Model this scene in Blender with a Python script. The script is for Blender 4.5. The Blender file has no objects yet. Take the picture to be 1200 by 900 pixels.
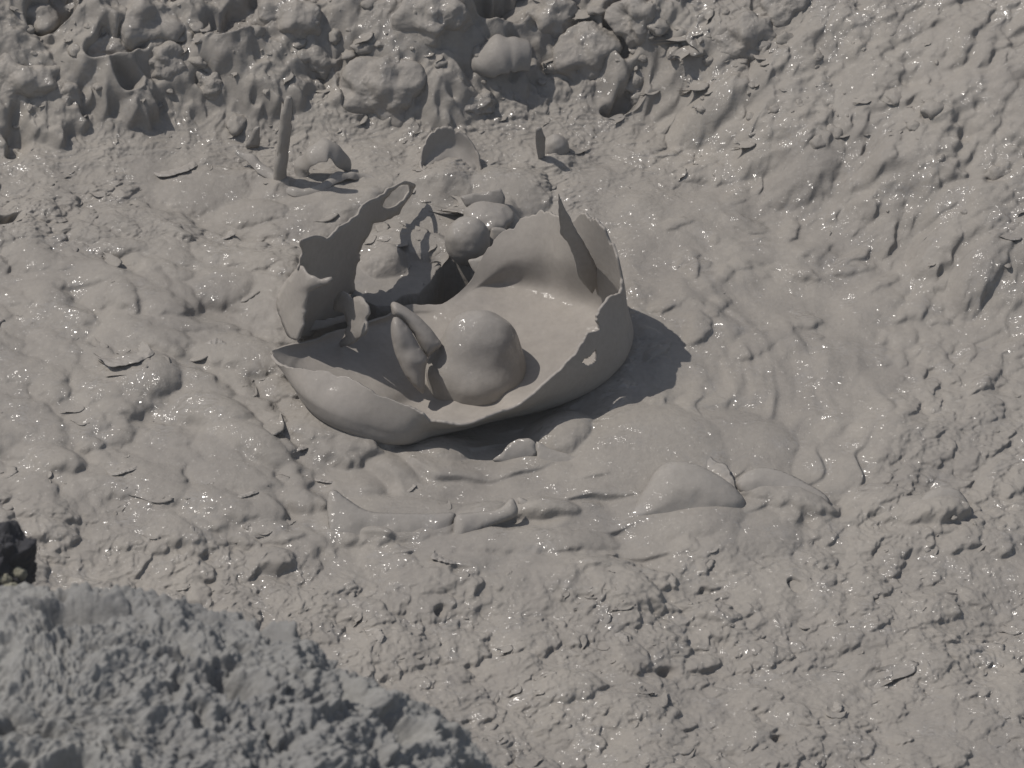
import bpy, math, random
import numpy as np
from mathutils import Vector
from mathutils.geometry import delaunay_2d_cdt
random.seed(7); rng = np.random.default_rng(11)
sc = bpy.context.scene
COL = sc.collection
# ------------------------------------------------------------------ camera model
PITCH = math.radians(38); DIST = 6.0
CF = np.array([0, math.cos(PITCH), -math.sin(PITCH)]); CR = np.array([1.0, 0, 0]); CU = np.array([0, math.sin(PITCH), math.cos(PITCH)])
CP = -CF * DIST
def raydir(px, py):
    px = np.asarray(px, float); py = np.asarray(py, float)
    return CF + CR * ((px - 600) / 6000)[..., None] + CU * ((450 - py) / 6000)[..., None]
def P(px, py, z=0.0):
    "point at height z (m) seen along this bearing"
    d = raydir(px, py); t = (np.asarray(z, float) - CP[2]) / d[..., 2]
    return CP + d * t[..., None]
# ------------------------------------------------------------------ noise
_perm = rng.permutation(512); _perm = np.concatenate([_perm, _perm, _perm])
_ga = rng.random(512) * 2 * np.pi; _gx = np.cos(_ga); _gy = np.sin(_ga)
def perlin(x, y, seed=0):
    x = x + seed * 17.31; y = y - seed * 9.77
    xi = np.floor(x).astype(np.int64); yi = np.floor(y).astype(np.int64)
    xf = x - xi; yf = y - yi
    u = xf * xf * xf * (xf * (xf * 6 - 15) + 10); v = yf * yf * yf * (yf * (yf * 6 - 15) + 10)
    def g(ix, iy, fx, fy):
        h = _perm[(_perm[ix & 511] + iy) & 511]
        return _gx[h] * fx + _gy[h] * fy
    n00 = g(xi, yi, xf, yf); n10 = g(xi + 1, yi, xf - 1, yf)
    n01 = g(xi, yi + 1, xf, yf - 1); n11 = g(xi + 1, yi + 1, xf - 1, yf - 1)
    a = n00 + u * (n10 - n00); b = n01 + u * (n11 - n01)
    return (a + v * (b - a)) * 1.5
def fbm(x, y, o=4, seed=0, gain=.5):
    s = 0; a = 1.0
    for i in range(o):
        s = s + a * perlin(x, y, seed + i * 3); x = x * 2.03; y = y * 2.03; a *= gain
    return s
def ridged(x, y, o=3, seed=0):
    s = 0; a = 1.0
    for i in range(o):
        s = s + a * (1 - 2 * np.abs(perlin(x, y, seed + i * 5))); x = x * 2.1; y = y * 2.1; a *= .5
    return s
_g3 = rng.normal(size=(512, 3)); _g3 /= np.linalg.norm(_g3, axis=1)[:, None]
def noise3(p, s, seed=0):
    q = p * s + np.array([seed * 7.13 + 100.5, seed * 3.71 + 50.2, seed * 5.39 + 80.7]); i = np.floor(q).astype(np.int64); f = q - i; u = f * f * (3 - 2 * f); r = 0
    for a in (0, 1):
        for b in (0, 1):
            hab = _perm[(_perm[(i[:, 0] + a) & 511] + i[:, 1] + b) & 511]
            for c in (0, 1):
                g = _g3[_perm[(hab + i[:, 2] + c) & 511]]
                r = r + (u[:, 0] if a else 1 - u[:, 0]) * (u[:, 1] if b else 1 - u[:, 1]) * (u[:, 2] if c else 1 - u[:, 2]) * (g[:, 0] * (f[:, 0] - a) + g[:, 1] * (f[:, 1] - b) + g[:, 2] * (f[:, 2] - c))
    return r * 1.7
def smooth(a, b, x):
    t = np.clip((x - a) / (b - a), 0, 1); return t * t * (3 - 2 * t)
# ------------------------------------------------------------------ materials
def mud_mat(name, col=(.30, .272, .245), rough=.5, coat=.55, bump=1.0, fine=1.0, drier=False, ripple=1.0, coatr=.18):
    m = bpy.data.materials.new(name); m.use_nodes = True
    nt = m.node_tree; N = nt.nodes; L = nt.links; N.clear()
    out = N.new('ShaderNodeOutputMaterial'); b = N.new('ShaderNodeBsdfPrincipled'); L.new(b.outputs[0], out.inputs[0])
    geo = N.new('ShaderNodeNewGeometry')
    def noise(scale, det=4, r=.55, dist=0):
        n = N.new('ShaderNodeTexNoise'); n.inputs['Scale'].default_value = scale; n.inputs['Detail'].default_value = det
        n.inputs['Roughness'].default_value = r; n.inputs['Distortion'].default_value = dist
        L.new(geo.outputs['Position'], n.inputs['Vector']); return n
    n1 = noise(7, 5, .6); r1 = N.new('ShaderNodeValToRGB'); L.new(n1.outputs[0], r1.inputs[0])
    e = r1.color_ramp.elements
    e[0].position = .3; e[0].color = (col[0] * .82, col[1] * .82, col[2] * .83, 1)
    e[1].position = .7; e[1].color = (min(1, col[0] * 1.07), col[1] * 1.065, col[2] * 1.05, 1)
    n2 = noise(160, 4, .6); mx = N.new('ShaderNodeMix'); mx.data_type = 'RGBA'; mx.blend_type = 'MULTIPLY'; mx.inputs[0].default_value = 1
    r2 = N.new('ShaderNodeValToRGB'); L.new(n2.outputs[0], r2.inputs[0]); e = r2.color_ramp.elements
    lo = .8 if drier else .93
    e[0].position = .3; e[0].color = (lo, lo, lo, 1); e[1].position = .65; e[1].color = (1.03, 1.03, 1.03, 1)
    L.new(r1.outputs[0], mx.inputs[6]); L.new(r2.outputs[0], mx.inputs[7]); L.new(mx.outputs[2], b.inputs['Base Color'])
    n3 = noise(26, 3); mr = N.new('ShaderNodeMapRange'); L.new(n3.outputs[0], mr.inputs[0])
    mr.inputs[1].default_value = .35; mr.inputs[2].default_value = .65; mr.inputs[3].default_value = rough; mr.inputs[4].default_value = rough + .2
    L.new(mr.outputs[0], b.inputs['Roughness'])
    b.inputs['IOR'].default_value = 1.4; b.inputs['Specular IOR Level'].default_value = .22
    b.inputs['Coat Weight'].default_value = coat; b.inputs['Coat Roughness'].default_value = coatr; b.inputs['Coat IOR'].default_value = 1.5
    b1 = N.new('ShaderNodeBump'); b1.inputs['Strength'].default_value = .35 * bump; b1.inputs['Distance'].default_value = .004
    nb = noise(70, 3, .5, .4); L.new(nb.outputs[0], b1.inputs['Height'])
    b2 = N.new('ShaderNodeBump'); b2.inputs['Strength'].default_value = .30 * fine; b2.inputs['Distance'].default_value = .0012
    nb2 = noise(420, 3, .6); L.new(nb2.outputs[0], b2.inputs['Height']); L.new(b1.outputs[0], b2.inputs['Normal'])
    L.new(b2.outputs[0], b.inputs['Normal']); 
    if coat > 0:
        bc_ = N.new('ShaderNodeBump'); bc_.inputs['Strength'].default_value = 1; bc_.inputs['Distance'].default_value = .018 * ripple
        nc = noise(52, 2, .5); L.new(nc.outputs[0], bc_.inputs['Height']); L.new(b1.outputs[0], bc_.inputs['Normal']); L.new(bc_.outputs[0], b.inputs['Coat Normal'])
        nw = noise(24, 4, .65); mw = N.new('ShaderNodeMapRange'); L.new(nw.outputs[0], mw.inputs[0]); mw.inputs[1].default_value = .51; mw.inputs[2].default_value = .65; mw.inputs[3].default_value = .05; mw.inputs[4].default_value = coat
        L.new(mw.outputs[0], b.inputs['Coat Weight'])
    return m
M_GROUND = mud_mat('wet_mud', (.256, .237, .213), rough=.60, coat=1.0, bump=1.1, fine=.9)
M_SHEET = mud_mat('bubble_mud', (.290, .267, .241), rough=.65, coat=.15, bump=.25, fine=.3, ripple=.15)
M_BLOB = mud_mat('blob_mud', (.275, .256, .233), rough=.62, coat=.7, bump=.5, fine=.5, ripple=.5)
M_CLUMP = mud_mat('clump_mud', (.262, .243, .220), rough=.62, coat=.9, bump=1.2, fine=1.2)
M_ROCK = mud_mat('dried_grey_rock', (.235, .232, .222), rough=.9, coat=0, bump=1.6, fine=1.4, drier=True)
M_DARK = mud_mat('dark_porous_rock', (.05, .05, .055), rough=.9, coat=0, bump=1.5, fine=1.4, drier=True)
M_DUST = mud_mat('pale_rock_crust', (.24, .23, .18), rough=.9, coat=0, bump=1.5, fine=1.4, drier=True)
# ------------------------------------------------------------------ object helpers
def link_mesh(name, verts, faces, mat, parent=None, smooth_=True):
    me = bpy.data.meshes.new(name)
    verts = np.asarray(verts, np.float32)
    if parent is not None: verts = verts - np.array(parent.location, np.float32)
    faces = np.asarray(faces, np.int32); k = faces.shape[1]
    me.vertices.add(len(verts)); me.vertices.foreach_set('co', verts.ravel())
    me.loops.add(faces.size); me.loops.foreach_set('vertex_index', faces.ravel())
    me.polygons.add(len(faces)); me.polygons.foreach_set('loop_start', np.arange(len(faces), dtype=np.int32) * k)
    me.update(calc_edges=True); me.validate()
    if smooth_: me.shade_smooth()
    me.materials.append(mat)
    o = bpy.data.objects.new(name, me); COL.objects.link(o)
    if parent is not None: o.parent = parent
    return o
GROUPS = {'mud flap': 'flaps of mud behind the bubble', 'mud flake': 'thin curled flakes on the pool', 'mud clod': 'clods on the upper bank', 'mud fold': 'mud folds in front of the bubble', 'mud blob': 'smooth blobs behind the bubble', 'mud lip': 'mud lips in front of the bubble'}
def tag(o, label=None, cat=None, group=None, kind=None):
    if label: o['label'] = label
    if cat: o['category'] = cat
    group = group or GROUPS.get(cat)
    if group: o['group'] = group
    if kind: o['kind'] = kind
    return o
def thing(name, loc, label, cat, group=None):
    o = bpy.data.objects.new(name, None); o.empty_display_size = .03; COL.objects.link(o); o.location = tuple(float(v) for v in loc)
    return tag(o, label, cat, group)
def solid(o, th, off=0.0):
    md = o.modifiers.new('thickness', 'SOLIDIFY'); md.thickness = th; md.offset = off; md.use_even_offset = False
    return o
def catmull(pts, n, closed=True):
    pts = np.asarray(pts, float); k = len(pts)
    if closed: t = np.linspace(0, k, n, endpoint=False)
    else: t = np.linspace(0, k - 1, n)
    i = np.minimum(np.floor(t).astype(int), k - 1 if closed else k - 2); f = (t - i).reshape((-1,) + (1,) * (pts.ndim - 1))
    if closed: g = lambda j: pts[(i + j) % k]
    else: g = lambda j: pts[np.clip(i + j, 0, k - 1)]
    p0, p1, p2, p3 = g(-1), g(0), g(1), g(2)
    return .5 * ((2 * p1) + (-p0 + p2) * f + (2 * p0 - 5 * p1 + 4 * p2 - p3) * f ** 2 + (-p0 + 3 * p1 - 3 * p2 + p3) * f ** 3)
def inpoly(x, y, poly):
    x = np.asarray(x); y = np.asarray(y); c = np.zeros(x.shape, bool); n = len(poly)
    for i in range(n):
        x1, y1 = poly[i]; x2, y2 = poly[(i + 1) % n]
        if y1 == y2: continue
        c ^= ((y1 > y) != (y2 > y)) & (x < (x2 - x1) * (y - y1) / (y2 - y1) + x1)
    return c
def distpoly(x, y, poly):
    d = np.full(np.shape(x), 1e9); n = len(poly)
    for i in range(n):
        a = np.array(poly[i]); b = np.array(poly[(i + 1) % n]); ab = b - a; L2 = ab @ ab + 1e-12
        t = np.clip(((x - a[0]) * ab[0] + (y - a[1]) * ab[1]) / L2, 0, 1)
        d = np.minimum(d, np.hypot(x - a[0] - t * ab[0], y - a[1] - t * ab[1]))
    return d
def outline(pts, step=3.0, jag=.0, seed=0, corner=True):
    "densify an outline (in millimetre-like units); jag roughens the torn edge"
    pts = np.array(pts, float); out = []
    n = len(pts); per = np.linalg.norm(np.roll(pts, -1, 0) - pts, axis=1).sum()
    dense = catmull(pts, max(24, int(per / step)), True) if not corner else None
    if corner:
        for i in range(n):
            a, b = pts[i], pts[(i + 1) % n]; m = max(1, int(np.linalg.norm(b - a) / step))
            for k in range(m): out.append(a + (b - a) * k / m)
        dense = np.array(out)
        dense = .25 * np.roll(dense, 1, 0) + .5 * dense + .25 * np.roll(dense, -1, 0)
    if jag:
        s = np.arange(len(dense)) * 1.0
        dense = dense + jag * np.stack([perlin(s * .37, s * 0 + seed + .5), perlin(s * .41, s * 0 + seed + 7.5)], 1) * 1.6
    return dense
def tri_fill(poly, holes=(), step=5.0):
    loops = [np.array(poly)] + [np.array(h) for h in holes]
    V = []; E = []
    for lp in loops:
        b = len(V); V += [tuple(p) for p in lp]; E += [(b + i, b + (i + 1) % len(lp)) for i in range(len(lp))]
    x0, y0 = loops[0].min(0); x1, y1 = loops[0].max(0)
    gx, gy = np.meshgrid(np.arange(x0, x1, step), np.arange(y0, y1, step)); gx = gx + (np.arange(gx.shape[0])[:, None] % 2) * step * .5
    gx = gx.ravel(); gy = gy.ravel()
    ins = inpoly(gx, gy, loops[0]) & (distpoly(gx, gy, loops[0]) > step * .5)
    for h in loops[1:]: ins &= ~inpoly(gx, gy, h) & (distpoly(gx, gy, h) > step * .5)
    V += list(zip(gx[ins], gy[ins]))
    r = delaunay_2d_cdt([Vector(v) for v in V], E, [], 0, 1e-5)
    v2 = np.array([tuple(v) for v in r[0]]); f = np.array([tuple(t) for t in r[2]])
    c = v2[f].mean(1); keep = inpoly(c[:, 0], c[:, 1], loops[0])
    for h in loops[1:]: keep &= ~inpoly(c[:, 0], c[:, 1], h)
    return v2, f[keep]
def sheet(name, pts, foot, lean=0.0, th=.003, holes=(), wob=.004, seed=0, jag=.7, mat=None, parent=None, bulge=0.0, step=4.0):
    """standing torn sheet of mud: its outline in mm on a curved upright surface. foot = [(px, py)...] where the surface
    meets the pool; lean = how far it leans back per metre of height; bulge = how far its middle swells."""
    poly = outline(pts, 2.5, jag, seed); hs = [outline(h, 2.5, jag * .7, seed + 3) for h in holes]
    v, f = tri_fill(poly, hs, step)
    fx = np.array([p[0] for p in foot], float); fy = np.array([p[1] for p in foot], float)
    Yf = P(fx, fy)[..., 1]; Y = np.interp(v[:, 0], fx, Yf)
    # smooth the foot curve
    Y = (np.interp(v[:, 0] - 8, fx, Yf) + Y * 2 + np.interp(v[:, 0] + 8, fx, Yf)) / 4
    d = raydir(v[:, 0], v[:, 1]); t = (Y + lean * CP[2] - CP[1]) / (d[:, 1] - lean * d[:, 2])
    W = CP + d * t[:, None]
    dp = distpoly(v[:, 0], v[:, 1], poly)
    push = wob * perlin(v[:, 0] * .02, v[:, 1] * .02, seed + 20) + wob * .35 * perlin(v[:, 0] * .07, v[:, 1] * .05, seed + 21) - bulge * (1 - np.exp(-dp / 18))
    W[:, 1] += push
    o = link_mesh(name, W, f, mat or M_SHEET, parent); solid(o, th)
    return o
def pod(name, pts, gz, depth, seed=0, mat=None, parent=None, step=3.0, lean=.6, smoothout=True, wob=.0015):
    """closed swollen lobe: front and back skins bulge apart from the outline. gz = foot py; depth = half thickness (m)"""
    poly = outline(pts, 2.5, 0.15, seed, corner=not smoothout)
    v, f = tri_fill(poly, (), step)
    Yf = P(np.array(600.), np.array(float(gz)))[1]
    d = raydir(v[:, 0], v[:, 1]); t = (Yf + lean * CP[2] - CP[1]) / (d[:, 1] - lean * d[:, 2]); W = CP + d * t[:, None]
    dp = distpoly(v[:, 0], v[:, 1], poly); R = max(dp.max(), 1e-6); q = np.clip(dp / R, 0, 1); b = np.sqrt(np.clip(1 - (1 - q) ** 2, 0, 1)) * depth
    n = np.array([0, -1.0, lean]); n /= np.linalg.norm(n)
    b = b + (wob * perlin(v[:, 0] * .06, v[:, 1] * .06, seed) + .0025 * perlin(v[:, 0] * .022, v[:, 1] * .05, seed + 2)) * q
    bd = dp < 1e-3
    A = W + n * b[:, None]; B = W - n * (b * .8)[:, None]
    nv = len(v); allv = np.concatenate([A, B]); idx = np.arange(nv) + nv; idx[bd] = np.arange(nv)[bd]
    fb = idx[f][:, ::-1]
    return link_mesh(name, allv, np.concatenate([f, fb]), mat or M_BLOB, parent)
def grid_faces(nu, nv, closed=False):
    iu = np.arange(nu if closed else nu - 1); iv = np.arange(nv - 1); a, b = np.meshgrid(iu, iv, indexing='ij'); a2 = (a + 1) % nu
    return np.stack([a * nv + b, a2 * nv + b, a2 * nv + b + 1, a * nv + b + 1], -1).reshape(-1, 4)
def loft(name, stations, n=300, m=40, th=.004, jag=.02, seed=0, closed=True, mat=None, parent=None, wr=.002, holes=()):
    "cup wall: each station is a list of (px,py,z) from the floor to the torn rim"
    S = np.array([[P(np.array(float(a)), np.array(float(b)), c) for a, b, c in st] for st in stations])
    G = catmull(S, n, closed)                       # n, k, 3
    k = G.shape[1]; T = np.linspace(0, 1, m); s = np.arange(n) / n * 2 * np.pi
    ss = np.arange(n) / n
    jg = jag * (np.clip(perlin(ss * 34, np.full(n, seed + .3)), 0, 1) * 2.6 + np.abs(perlin(ss * 60, np.full(n, seed + 4.3))) * .6 + np.abs(perlin(ss * 150, np.full(n, seed + 6.3))) * .25)
    out = np.zeros((n, m, 3))
    for i in range(n):
        out[i] = catmull_eval(G[i], T * (1 - jg[i]) * (k - 1))
    w = out.reshape(-1, 3)
    w[:, 2] += wr * noise3(w, 22, seed) + wr * .4 * noise3(w, 60, seed + 2)
    f = grid_faces(n, m, closed)
    for poly, v0, v1 in holes:      # torn openings
        cc_ = w[f].mean(1) - CP; dd = cc_ @ CF; hx = 600 + 6000 * cc_[:, 0] / dd; hy = 450 - 6000 * (cc_ @ CU) / dd; vi = f[:, 0] % m
        f = f[~(inpoly(hx, hy, poly) & (vi >= v0) & (vi < v1))]
    o = link_mesh(name, w, f, mat or M_SHEET, parent); solid(o, th)
    return o
def catmull_eval(pts, t):
    k = len(pts); i = np.clip(np.floor(t).astype(int), 0, k - 2); f = (t - i)[:, None]
    g = lambda j: pts[np.clip(i + j, 0, k - 1)]
    p0, p1, p2, p3 = g(-1), g(0), g(1), g(2)
    return .5 * ((2 * p1) + (-p0 + p2) * f + (2 * p0 - 5 * p1 + 4 * p2 - p3) * f ** 2 + (-p0 + 3 * p1 - 3 * p2 + p3) * f ** 3)
def blob(name, c, r, seed=0, mat=None, parent=None, amp=.12, fine=.03, nu=96, nv=64, freq=None, rotz=0, flat=0):
    "lumpy closed ball, c centre, r three radii (m)"
    th = np.linspace(0, 2 * np.pi, nu, endpoint=False); ph = np.linspace(0.001, np.pi - .001, nv)
    a, b = np.meshgrid(th, ph, indexing='ij')
    d = np.stack([np.cos(a) * np.sin(b), np.sin(a) * np.sin(b), np.cos(b)], -1).reshape(-1, 3)
    rr = np.asarray(r, float); p = d * rr
    s = (freq or 1.2) / rr.mean()
    k = 1 + amp * noise3(p, s, seed) + amp * .5 * noise3(p, s * 2.2, seed + 5) + fine * (1 - 2 * np.abs(noise3(p, s * 4.5, seed + 9))) + fine * .6 * noise3(p, s * 9, seed + 11)
    p = p * k[:, None]
    ca, sa = math.cos(rotz), math.sin(rotz); p = np.stack([p[:, 0] * ca - p[:, 1] * sa, p[:, 0] * sa + p[:, 1] * ca, p[:, 2]], 1)
    return link_mesh(name, p + np.asarray(c), grid_faces(nu, nv, True), mat or M_CLUMP, parent)
def ribbon(name, path, width, th, seed=0, mat=None, parent=None, up=(0, 0, 1), n=60, arch=0.0, m=12, twist=0.0, taper=True):
    "band of mud swept along path (world points); cross-section is a flattened, arched oval"
    C = catmull(np.array(path), n, False); T = np.gradient(C, axis=0); T /= np.linalg.norm(T, axis=1)[:, None]
    w = np.interp(np.linspace(0, 1, n), np.linspace(0, 1, len(width)), width)
    upv = np.array(up, float); S = np.cross(T, upv); S /= np.linalg.norm(S, axis=1)[:, None]; U = np.cross(S, T)
    if twist:
        a = np.linspace(0, twist, n)[:, None]; S, U = S * np.cos(a) + U * np.sin(a), -S * np.sin(a) + U * np.cos(a)
    a = np.linspace(0, 2 * np.pi, m * 2, endpoint=False)
    hw = (w / 2)[:, None] * np.cos(a)[None]; e = np.minimum(1, np.minimum(np.linspace(0, 1, n), 1 - np.linspace(0, 1, n)) * 14 + .12)
    hh = (th / 2 * e)[:, None] * np.sin(a)[None] + arch * (1 - (np.cos(a)[None]) ** 2) * w[:, None]
    V = C[:, None] + S[:, None] * hw[..., None] + U[:, None] * hh[..., None]
    V = V + .0012 * noise3(V.reshape(-1, 3), 60, seed).reshape(n, -1, 1) + .0045 * np.stack([noise3(C, 38, seed + k_) for k_ in (1, 2, 3)], 1)[:, None]; hw = 0
    V = C[:, None] + (V - C[:, None]) * (1 + .35 * noise3(C, 70, seed + 6))[:, None, None]
    k = m * 2; f = []
    i, j = np.meshgrid(np.arange(n - 1), np.arange(k), indexing='ij'); j2 = (j + 1) % k
    f = np.stack([i * k + j, (i + 1) * k + j, (i + 1) * k + j2, i * k + j2], -1).reshape(-1, 4)
    V = V.reshape(-1, 3); V = np.concatenate([V, C[:1], C[-1:]]); a0 = n * k; a1 = a0 + 1
    caps = [(a0, (q + 1) % k, q, q) for q in range(0)]
    return link_mesh(name, V[:n * k], f, mat or M_BLOB, parent)
def blur(Z, k):
    for ax in (0, 1):
        c = np.cumsum(np.pad(Z, [(k + 1, k) if a == ax else (0, 0) for a in (0, 1)], mode='edge'), axis=ax)
        n = Z.shape[ax]; Z = (np.take(c, np.arange(2 * k + 1, 2 * k + 1 + n), ax) - np.take(c, np.arange(0, n), ax)) / (2 * k + 1)
    return Z
def curl_geo(w, l, h, nu=14, nv=9, seed=0, over=.5):
    "thin tongue: rises from the mud at v=0 to a lip at v=1 that hangs over; faces +x"
    u, v = np.meshgrid(np.linspace(-1, 1, nu), np.linspace(0, 1, nv), indexing='ij')
    e = np.sqrt(np.clip(1 - u * u, 0, 1)); r = 1 + .22 * perlin(u * 2.3 + seed * 3.1, v * 0 + seed * .7) + .1 * perlin(u * 6 + seed, v * 2)
    x = l * (v - 1) * 1.6 + l * .9 * (e - 1) + l * .35 * e * v * (r - 1) * 2; y = w * .5 * u
    z = h * (e ** 1.4 * r * v ** 1.3 - .45) - h * .9 * (1 - v) ** 2 + h * .12 * perlin(u * 4 + seed, v * 3)
    z = z - h * .22 * smooth(.82, 1, v) * e
    top = np.stack([x, y, z], -1).reshape(-1, 3)
    bot = np.stack([x - l * .10 * v, y * .96, z - h * .25 - h * .9 * (1 - v)], -1).reshape(-1, 3)
    f = grid_faces(nu, nv); nvx = len(top); g = f[:, ::-1] + nvx
    i = np.arange(nu - 1); a = i * nv + nv - 1; b = (i + 1) * nv + nv - 1
    lip = np.stack([a, b, b + nvx, a + nvx], 1)
    return np.concatenate([top, bot]), np.concatenate([f, g, lip])
def rotz(p, a):
    c, s_ = math.cos(a), math.sin(a); return np.stack([p[:, 0] * c - p[:, 1] * s_, p[:, 0] * s_ + p[:, 1] * c, p[:, 2]], 1)
def curl_obj(name, c, a, w, l, h, seed=0, parent=None, mat=None):
    v, f = curl_geo(w, l, h, 60, 24, seed); return link_mesh(name, rotz(v, a) + np.asarray(c), f, mat or M_BLOB, parent)
# ------------------------------------------------------------------ the mud: one height sheet with overhanging folds
fpx = np.array([-200, 0, 100, 200, 420, 520, 620, 700, 780, 860, 940, 1060, 1200, 1500.])
fpy = np.array([190, 185, 172, 168, 160, 178, 150, 140, 165, 215, 270, 330, 400, 520.])
_f = P(fpx, fpy); FX, FY = _f[:, 0], _f[:, 1]
def base(X, Y):
    yf = np.interp(X, FX, FY) + .012 * perlin(X * 9, Y * 0 + .5, 3)
    sl = .66 - .28 * smooth(.12, .42, X); s = Y - yf; k = .035
    z = sl * (np.sqrt(s * s + k * k) + s) / 2
    z = np.minimum(z, .42 + .25 * (z - .42) * (z > .42)) if False else np.where(z > .42, .42 + (1 - np.exp(-(z - .42) / .3)) * .3, z)
    return z + .006 * fbm(X * 3.1, Y * 3.1, 2, 40) + .03 * smooth(-.45, -.9, Y)
def S(px, py):
    "where the bearing meets the un-lumped mud surface"
    px = np.atleast_1d(np.asarray(px, float)); py = np.atleast_1d(np.asarray(py, float)); d = raydir(px, py)
    t0 = (.55 - CP[2]) / d[:, 2]; t1 = (-.12 - CP[2]) / d[:, 2]; best = t1.copy(); done = np.zeros(len(px), bool)
    for k in range(400):
        t = t0 + (t1 - t0) * k / 399; q = CP + d * t[:, None]
        hit = (q[:, 2] <= base(q[:, 0], q[:, 1])) & ~done; best[hit] = t[hit]; done |= hit
        if done.all(): break
    return CP + d * best[:, None]
def skirt(a, b, n, far):
    s = b - a; g = []; x = b; st = s / n
    return None
inner = np.arange(-.66, .6601, .00115)
ext = []; st = .0015; x = .66
while x < 30: st *= 1.22; x += st; ext.append(x)
ext = np.array(ext); XA = np.concatenate([-ext[::-1], inner, ext])
yi = np.concatenate([np.arange(-.80, .20, .00145), np.arange(.20, .66, .00095)])
YA = np.concatenate([(-.80 - (ext - .66))[::-1], yi, .66 + (ext - .66)])
X, Y = np.meshgrid(XA, YA)
fade = smooth(1.6, .8, np.maximum(np.abs(X), np.abs(Y)))
H = base(X, Y)
# image-like coordinates of every ground point, used only to say which kind of mud lies where in the pool
dx = X - CP[0]; dy = Y - CP[1]; dz = H - CP[2]
dep = dy * CF[1] + dz * CF[2]; PX = 600 + 6000 * dx / dep; PY = 450 - 6000 * (dy * CU[1] + dz * CU[2]) / dep
def zone(poly, soft=25):
    d = distpoly(PX[::4, ::4], PY[::4, ::4], poly); i = inpoly(PX[::4, ::4], PY[::4, ::4], poly)
    d = np.where(i, d, -d); v = smooth(-soft, soft, d)
    v = np.repeat(np.repeat(v, 4, 0), 4, 1)[:X.shape[0], :X.shape[1]]
    return blur(blur(v, 4), 3)
z_calm = np.maximum.reduce([zone([(330, 520), (500, 530), (720, 470), (800, 400), (1040, 380), (1060, 500), (1010, 590), (880, 645), (640, 690), (480, 665), (350, 600)]),
                            .8 * zone([(700, 230), (860, 260), (1050, 330), (1060, 470), (760, 440)], 45), .9 * zone([(150, 190), (330, 215), (420, 215), (600, 215), (650, 260), (560, 300), (420, 250), (340, 285), (180, 260)], 20)])
z_bowl = zone([(335, 400), (350, 300), (480, 225), (640, 235), (725, 300), (735, 400), (640, 480), (500, 510), (350, 460)], 14)
z_left = zone([(-80, 300), (330, 300), (310, 500), (380, 600), (480, 680), (250, 640), (-80, 560)], 25)
z_bank = smooth(.005, .06, base(X, Y) - .03 * smooth(-.45, -.9, Y)) * (1 - .62 * smooth(.10, .38, X))
z_slope = zone([(780, 120), (1300, -60), (1300, 520), (1000, 420), (800, 300)], 60)
z_rough = np.clip(1 - z_calm - z_bowl, 0, 1)
WX = .004 * fbm(X * 55, Y * 55, 3, 50) ; WY = .004 * fbm(X * 55, Y * 55, 3, 60)
def idx(x, y): return np.clip(np.searchsorted(YA, y), 0, len(YA) - 1), np.clip(np.searchsorted(XA, x), 0, len(XA) - 1)
def at(Z, x, y): j, i = idx(x, y); return Z[j, i]
def stamp(x, y, rx, ry, rot, h, kind='lobe', tilt=.0, p=4, warp=1.0, sink=0.0, bz=None, mode='max'):
    R = max(rx, ry) * 1.35
    j0, i0 = idx(x - R, y - R); j1, i1 = idx(x + R, y + R)
    if j1 - j0 < 2 or i1 - i0 < 2: return
    sl = (slice(j0, j1), slice(i0, i1))
    u = X[sl] - x + WX[sl] * warp; v = Y[sl] - y + WY[sl] * warp; c, s = math.cos(rot), math.sin(rot)
    a = (u * c + v * s) / rx; b = (-u * s + v * c) / ry; r2 = a * a + b * b
    z0 = (.45 * at(H, x, y) + .55 * at(H0, x, y)) if bz is None else bz
    dl = .85 * (H0[sl] - at(H0, x, y)) if z_on else 0; z0 = z0 + dl
    if kind == 'lobe':   # tongue with a steep nose: low tail, high nose
        sh = z0 - sink + h * (.62 + tilt * a) * np.clip(1 - r2 ** (p / 2), -3, 1) + h * .38 * (1 - r2)
    elif kind == 'ball': sh = z0 - sink + h * np.sqrt(np.clip(1 - r2, 0, 1)) - 9 * (r2 > 1)
    elif kind == 'hump': H[sl] += h * np.exp(-r2 * 2.2); return
    elif kind == 'pit':
        H[sl] -= h * smooth(1.0, .45, r2); return
    elif kind == 'cusp':   # pulled-up crest: sharp along a = 1 side
        H[sl] += h * np.clip(1 - np.abs(b), 0, 1) ** 1.3 * np.clip(1 - a * a, 0, 1); return
    if mode == 'max': H[sl] = np.maximum(H[sl], sh)
def many(n, box, rxr, asp, hr, rotf, mask=None, seed=0, patch=False, **k):
    r = np.random.default_rng(seed); px = r.uniform(box[0], box[2], n); py = r.uniform(box[1], box[3], n)
    W = S(px, py)
    for q in range(n):
        x, y = W[q, 0], W[q, 1]
        if mask is not None and r.random() > at(mask, x, y): continue
        if patch and r.random() > at(patchy, x, y): continue
        rx = r.uniform(*rxr) * (1 if r.random() > .15 else 1.5); ry = rx * r.uniform(*asp)
        stamp(x, y, rx, ry, rotf(px[q], py[q], r), r.uniform(*hr) * rx / rxr[1], **k)
patchy = smooth(-.25, .45, fbm(X * 7, Y * 9, 3, 120)) * .85 + .15
# broad relief
H += fade * (.010 * fbm(X * 7, Y * 7, 3, 70) * (1 - .7 * z_bowl) * (1 + 1.2 * z_bank))
H -= .012 * z_bowl
H += z_bank * fade * .030 * ridged(X * 7 + 1.5 * WX * 60, Y * 7, 3, 75)
H0 = blur(blur(H, 12), 12); z_on = True
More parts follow.
